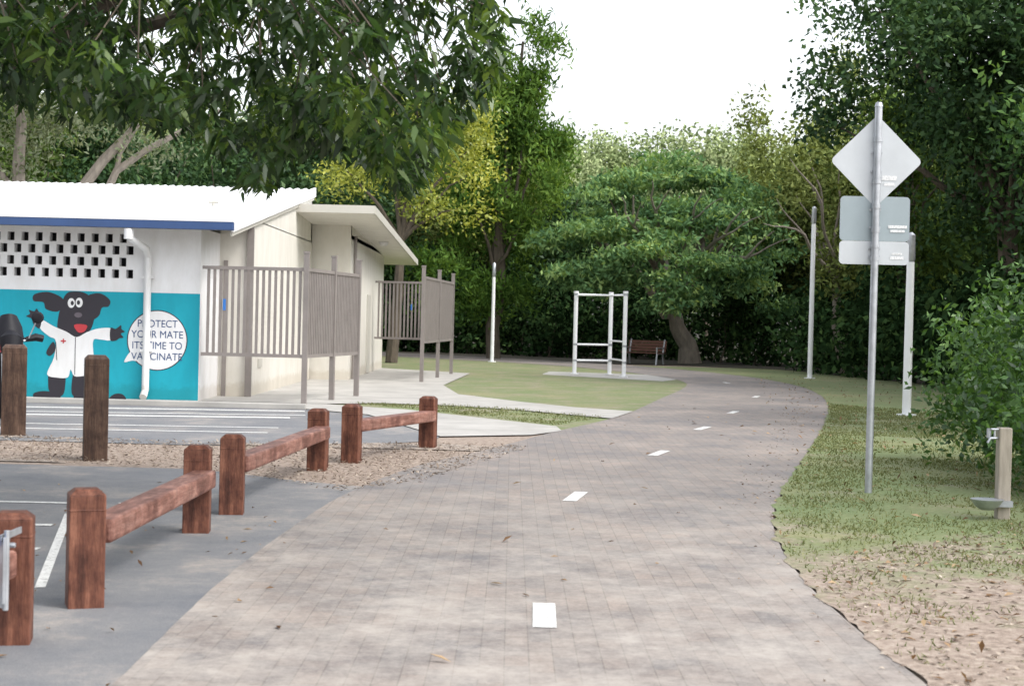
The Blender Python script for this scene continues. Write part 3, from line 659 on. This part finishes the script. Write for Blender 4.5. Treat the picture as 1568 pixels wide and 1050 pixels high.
# tall feathery cypress
rng=np.random.default_rng(21); bl=[]
for i in range(52):
    z=rng.uniform(2.4,13.4); t=(z-2.4)/11; wd=3.5*(1-t)**.5*(.75+.25*math.sin(z*2.2))+.5
    a=rng.uniform(0,6.3); r=rng.uniform(.2,.9)*wd; bl.append((r*math.cos(a)+t*1.1-.2,r*math.sin(a)*.8,z,.75+.4*(1-t),.8+.4*(1-t),1.2))
tree('cypress_tree',(-.75,67,0),([(0,0,0),(.1,0,5),(.9,0,13)],[.3,.2,.05]),limbs_to((0,0,3.5),bl,.09,10,rng),bl,L_cyp,M_bark,dens=3.8,lpc=18,sig=.24,L=.32,W=.09,bias=(0,0,.8),gap=.08,seed=3)
rng=np.random.default_rng(8); bl=auto_blobs(rng,0,0,7.6,3.4,2.6,2.5,18,(.26,.4))+[(2.2,0,8.6,1.3,1,.9),(2.5,0,6.6,1.2,1,.7),(1.6,0,9.4,1.0,.9,.7),(2.6,0,7.6,1,1,.7),(1.2,-.5,5.6,1.2,1,.6),(2.2,-.5,5.4,1.2,1,.6)]
tree('golden_tree',(-4.2,57,0),([(0,0,0),(.2,0,3),(.3,0,5.5)],[.22,.16,.1]),limbs_to((.2,0,4.2),bl,.09,9,rng),bl,L_yellow,M_bark,dens=3.4,lpc=16,sig=.27,L=.17,W=.085,gap=.12,seed=4)
rng=np.random.default_rng(13); bl=[]
for i in range(54):
    a=rng.uniform(0,6.3); r=math.sqrt(rng.uniform(0,1))*5.1; z=7.9-(r/5.1)**2*3.8+rng.uniform(-.8,.45); bl.append((r*math.cos(a),r*math.sin(a)*.85,z,1.2,1.1,.28))
for i in range(26):
    a=rng.uniform(3.3,6.1); bl.append((rng.uniform(3.4,4.9)*math.cos(a),3.8*math.sin(a),rng.uniform(1.9,4.2),1.0,.9,.3))
lm=[]
for a in (0.4,1.5,2.6,3.5,4.3,5.2,5.9):
    lm.append(([(0,0,1.9),(1.6*math.cos(a),1.4*math.sin(a),3.9),(3.6*math.cos(a),3*math.sin(a),5.4+.4*math.sin(a*5))],[.2,.12,.04]))
    lm.append(([(1.6*math.cos(a),1.4*math.sin(a),3.9),(2.4*math.cos(a+.5),2.2*math.sin(a+.5),6.6)],[.1,.03]))
# a few limbs that break out of the canopy, bare at their ends
for (x,y,z) in ((-2.2,-4.6,6.3),(-1.1,-4.9,6.9),(.8,-4.8,6.6),(2.4,-4.4,6.0),(3.6,-4.2,5.2)):
    lm.append(([(.3*x,-1.5,3.9),(.75*x,-3.4,z-1.0),(x,y,z)],[.10,.06,.02]))
    lm.append(([(.75*x,-3.4,z-1.0),(x+.7,y+.1,z-.25)],[.045,.012]))
tree('poinciana_tree',(6.2,66,0),([(1.0,0,0),(.9,0,.8),(0.2,0,2.2)],[.5,.36,.26]),lm,bl,L_poin,M_barkp,dens=3.6,lpc=16,sig=.26,L=.26,W=.11,bias=(0,0,-.1),flat=.28,gap=.2,seed=6)
rng=np.random.default_rng(14); bl=auto_blobs(rng,0,0,5.6,1.9,2,3.2,15,(.28,.42))
lm=limbs_to((.6,0,3),bl,.07,9,rng)+[([(.5,-.5,3.2),(-.9,-2.0,4.6),(-2.3,-2.4,4.9)],[.07,.045,.012]),([(.5,-.5,3.6),(-.4,-2.2,5.6),(-1.5,-2.4,7.0)],[.06,.04,.012]),([(-.9,-2.0,4.6),(-1.9,-2.4,5.7)],[.035,.01])]
tree('acacia_tree',(10.3,55,0),([(1,0,0),(.6,0,2.5),(.1,0,5)],[.2,.14,.07]),lm,bl,L_forest2,M_barkp,dens=2.8,lpc=16,sig=.26,L=.22,W=.10,gap=.2,seed=8)
rng=np.random.default_rng(15); bl=auto_blobs(rng,0,0,8.6,4.2,4,4.8,34,(.26,.42))+[(-3.9,0,8.2,1.3,1.2,.9),(-4.4,-.5,6.9,1,1,.6),(-3.2,0,10,1.4,1.2,1),(0,0,7.5,2.5,2,3)]
tree('fig_tree',(12.6,43,0),([(1,0,0),(.6,0,2.5),(0,0,6)],[.4,.3,.2]),limbs_to((.4,0,4),bl,.13,14,rng),bl,L_dark,M_bark,dens=3.2,lpc=18,sig=.28,L=.2,W=.11,gap=.1,seed=9)
rng=np.random.default_rng(16); bl=auto_blobs(rng,0,0,5.9,3.3,3.6,3.9,30,(.26,.42))+[(-2.6,-1,3.4,1.1,1.2,.8),(-2.4,-2,4.6,1.2,1,.9),(-1.5,-2,2.9,1.3,1,.8),(0,-1.5,3.4,1.8,1.2,1.4),(-1.2,-1,5.2,1.8,1.4,1.8)]
tree('rain_tree',(10.9,26,0),([(1,0,0),(.6,0,2.5),(0,0,5)],[.32,.24,.15]),limbs_to((.4,0,3.2),bl,.07,10,rng),bl,L_right,M_bark,dens=4.6,lpc=20,sig=.22,L=.15,W=.07,gap=.06,seed=10)
# unseen tree added right of the view to shade path and verge
rng=np.random.default_rng(26); bl=auto_blobs(rng,0,0,7.5,3.6,3.6,2.6,20,(.26,.4))
tree('added_shade_tree',(11.2,11.5,0),([(0,0,0),(.1,0,2.5),(0,0,5.5)],[.3,.22,.14]),limbs_to((0,0,4),bl,.1,12,rng),bl,L_right,M_bark,dens=1.5,lpc=14,sig=.32,L=.26,W=.14,gap=.2,seed=20)
bl=[(6.3,19.2,1.2,1.5,1.5,1.1),(5.6,18.2,1.3,1.1,1.1,.9),(5.45,19.2,.9,1.0,1.0,.8),(6.6,17,1.3,1.3,1.2,1.0),(5.6,16.3,.95,.9,.9,.75),(5.1,17.0,.75,.7,.8,.6),(6.3,15.5,.9,1,.9,.8),(7.5,18,1.5,1.5,1.5,1.2),(4.95,15.9,.6,.55,.6,.5),(5.3,15.1,.55,.6,.5,.5),(4.9,15.0,.38,.4,.4,.32),(7.2,15.8,1.1,1,1,.9),(7.5,17.5,2.2,1.3,1.3,.8),(6.2,17.6,2.0,1.0,1,.6)]
tree('garden_shrub',(.28,0,0),([(6.2,17.5,0),(6.2,17.6,.8)],[.06,.04]),[([(6.2,17.5,0),(b[0],b[1],b[2])],[.04,.01]) for b in bl],bl,L_bush,M_bark,dens=12,lpc=16,sig=.13,L=.10,W=.05,bias=(0,0,-.2),gap=.2,seed=11)
rng=np.random.default_rng(18); bl=auto_blobs(rng,0,0,9.5,6,4,3.0,20,(.22,.36))+[(-1,0,6.5,1.5,1.2,1.0),(3.5,0,7.2,1.6,1.2,1)]
lm=[([(0,0,1),(-.8,0,5),(-1.2,0,10)],[.3,.24,.1]),([(0,0,1),(1.2,0,5.5),(4,0,9)],[.28,.2,.08]),([(-.6,0,5),(-3,0,8.5)],[.16,.07]),([(.6,0,3.5),(2.4,0,6.2),(6,0,8.4)],[.18,.13,.05]),([(2.4,0,6.2),(3.2,0,8.6)],[.09,.04])]
tree('gum_tree',(-15.6,54,0),([(0,0,0),(0,0,1.5)],[.45,.32]),lm,bl,L_gum,M_barkp,dens=2.0,lpc=16,sig=.3,L=.2,W=.08,gap=.25,seed=12)
# ------------------------------------------------------------------ mango (overhanging, left)
rng=np.random.default_rng(19); MG=empty('mango_tree',(0,0,0))
base=V((-7.2,17.3,0)); mb=MB()
mb.tube(wobble(base,(-6.8,16.6,3.2),5,.15,2),[.34,.28,.26,.24,.23,.2],12)
def zlow(x):
    return np.interp(x,[-8,-3.4,-2.9,-2.4,-2.1,-1.8,-1.6,-1.3,-.95,-.75,-.6,-.35,-.1,.2],[2.85,2.95,2.92,2.84,2.70,2.34,2.74,2.72,2.58,2.42,2.62,3.0,3.35,3.9])
nW=4000; C=np.stack([rng.uniform(-8.5,-.15,nW),rng.uniform(8.8,15.5,nW),rng.uniform(0,1,nW)],1)
k=C[:,1]/11.5; zl=1.6+(zlow(C[:,0]/k)-1.6)*np.clip(k,.9,1.25)
C[:,2]=zl+.14+C[:,2]**1.6*(3.2-.25*np.abs(C[:,0]+4))
keep=np.array([noise.noise(V(c)*1.15)>-.17 for c in C]); C=C[keep]
hubs=[V((-5.2,12.5,4.4)),V((-3.4,11.5,4.5)),V((-2.0,11.0,4.3)),V((-5.5,14.5,5.0)),V((-1.2,12.5,4.3)),V((-3,14,5.0)),V((-4,10,4.5))]
for i,h in enumerate(hubs): mb.tube(wobble((-6.8,16.6,3.1),h,8,.25,i),list(np.linspace(.12,.035,9)),8)
H=np.array([tuple(h) for h in hubs])
for c in C[::7]:
    j=np.argmin(((H-c)**2).sum(1)); h=H[j]+rng.normal(size=3)*.25; m=(h+c)/2+np.array([rng.normal()*.1,rng.normal()*.1,.18]); mb.tube([h,m,c+np.array([0,0,.05])],[.012,.008,.004],4,False)
mb.obj('trunk_and_limbs',M_bark,MG,smooth=True)
lpc=15; n=len(C)*lpc; P0=np.repeat(C,lpc,0)+rng.normal(size=(n,3))*.045
az=rng.uniform(0,2*np.pi,n); dr=rng.uniform(.0,1.0,n); d=np.stack([np.cos(az)*np.sqrt(1-dr**2*.8),np.sin(az)*np.sqrt(1-dr**2*.8),-dr],1);d=unit(d)
s=unit(np.cross(d,np.array([0,0,1.])+rng.normal(size=(n,3))*.45)); nn=np.cross(s,d)
L=rng.uniform(.08,.175,(n,1));W=L*.28
q=[P0,P0+d*L*.35+s*W*.5+nn*.006,P0+d*L*.75+s*W*.38-nn*0.01,P0+d*L-np.array([0,0,.02]),P0+d*L*.75-s*W*.38-nn*.01,P0+d*L*.35-s*W*.5+nn*.006]
vv=np.stack(q,1).reshape(-1,3); val=np.clip(np.repeat(rng.uniform(.0,.8,len(C))**1.3,lpc)+rng.uniform(-.1,.25,n),0,1)
np_mesh('foliage',vv,6,L_mango,val,MG)
# ------------------------------------------------------------------ light: hazy bright overcast with a weak soft sun
sd=V((.80,-.42,1.02)).normalized()
el=math.asin(sd.z); az=math.atan2(sd.x,sd.y)
w=bpy.data.worlds.new('World'); scene.world=w; w.use_nodes=True; nt=w.node_tree; bg=nt.nodes['Background']
sky=nt.nodes.new('ShaderNodeTexSky'); sky.sky_type='NISHITA'; sky.sun_disc=False; sky.sun_elevation=el; sky.sun_rotation=az; sky.dust_density=3; sky.air_density=1.2; sky.ozone_density=1
hs=nt.nodes.new('ShaderNodeHueSaturation'); hs.inputs['Saturation'].default_value=.24; hs.inputs['Value'].default_value=2.45
nt.links.new(sky.outputs[0],hs.inputs['Color']); nt.links.new(hs.outputs[0],bg.inputs['Color']); bg.inputs['Strength'].default_value=.15
sl=bpy.data.lights.new('sun','SUN'); sl.energy=1.4; sl.angle=math.radians(10); sl.color=(1,.96,.90); so=bpy.data.objects.new('sun',sl); link(so); so.rotation_mode='QUATERNION'; so.rotation_quaternion=sd.to_track_quat('Z','Y')
# ------------------------------------------------------------------ camera
cd=bpy.data.cameras.new('camera'); cam=bpy.data.objects.new('camera',cd); link(cam); scene.camera=cam
cd.lens=57.4; cd.sensor_width=36; cd.clip_end=2000; cd.clip_start=.1
cd.dof.use_dof=True; cd.dof.focus_distance=20; cd.dof.aperture_fstop=4.5
cam.matrix_world=Matrix.Translation((0,0,1.6))@Matrix.Rotation(math.radians(90-.802),4,'X')@Matrix.Rotation(math.radians(1.4),4,'Z')
scene.view_settings.view_transform='Standard'; scene.view_settings.look='None'; scene.view_settings.exposure=0
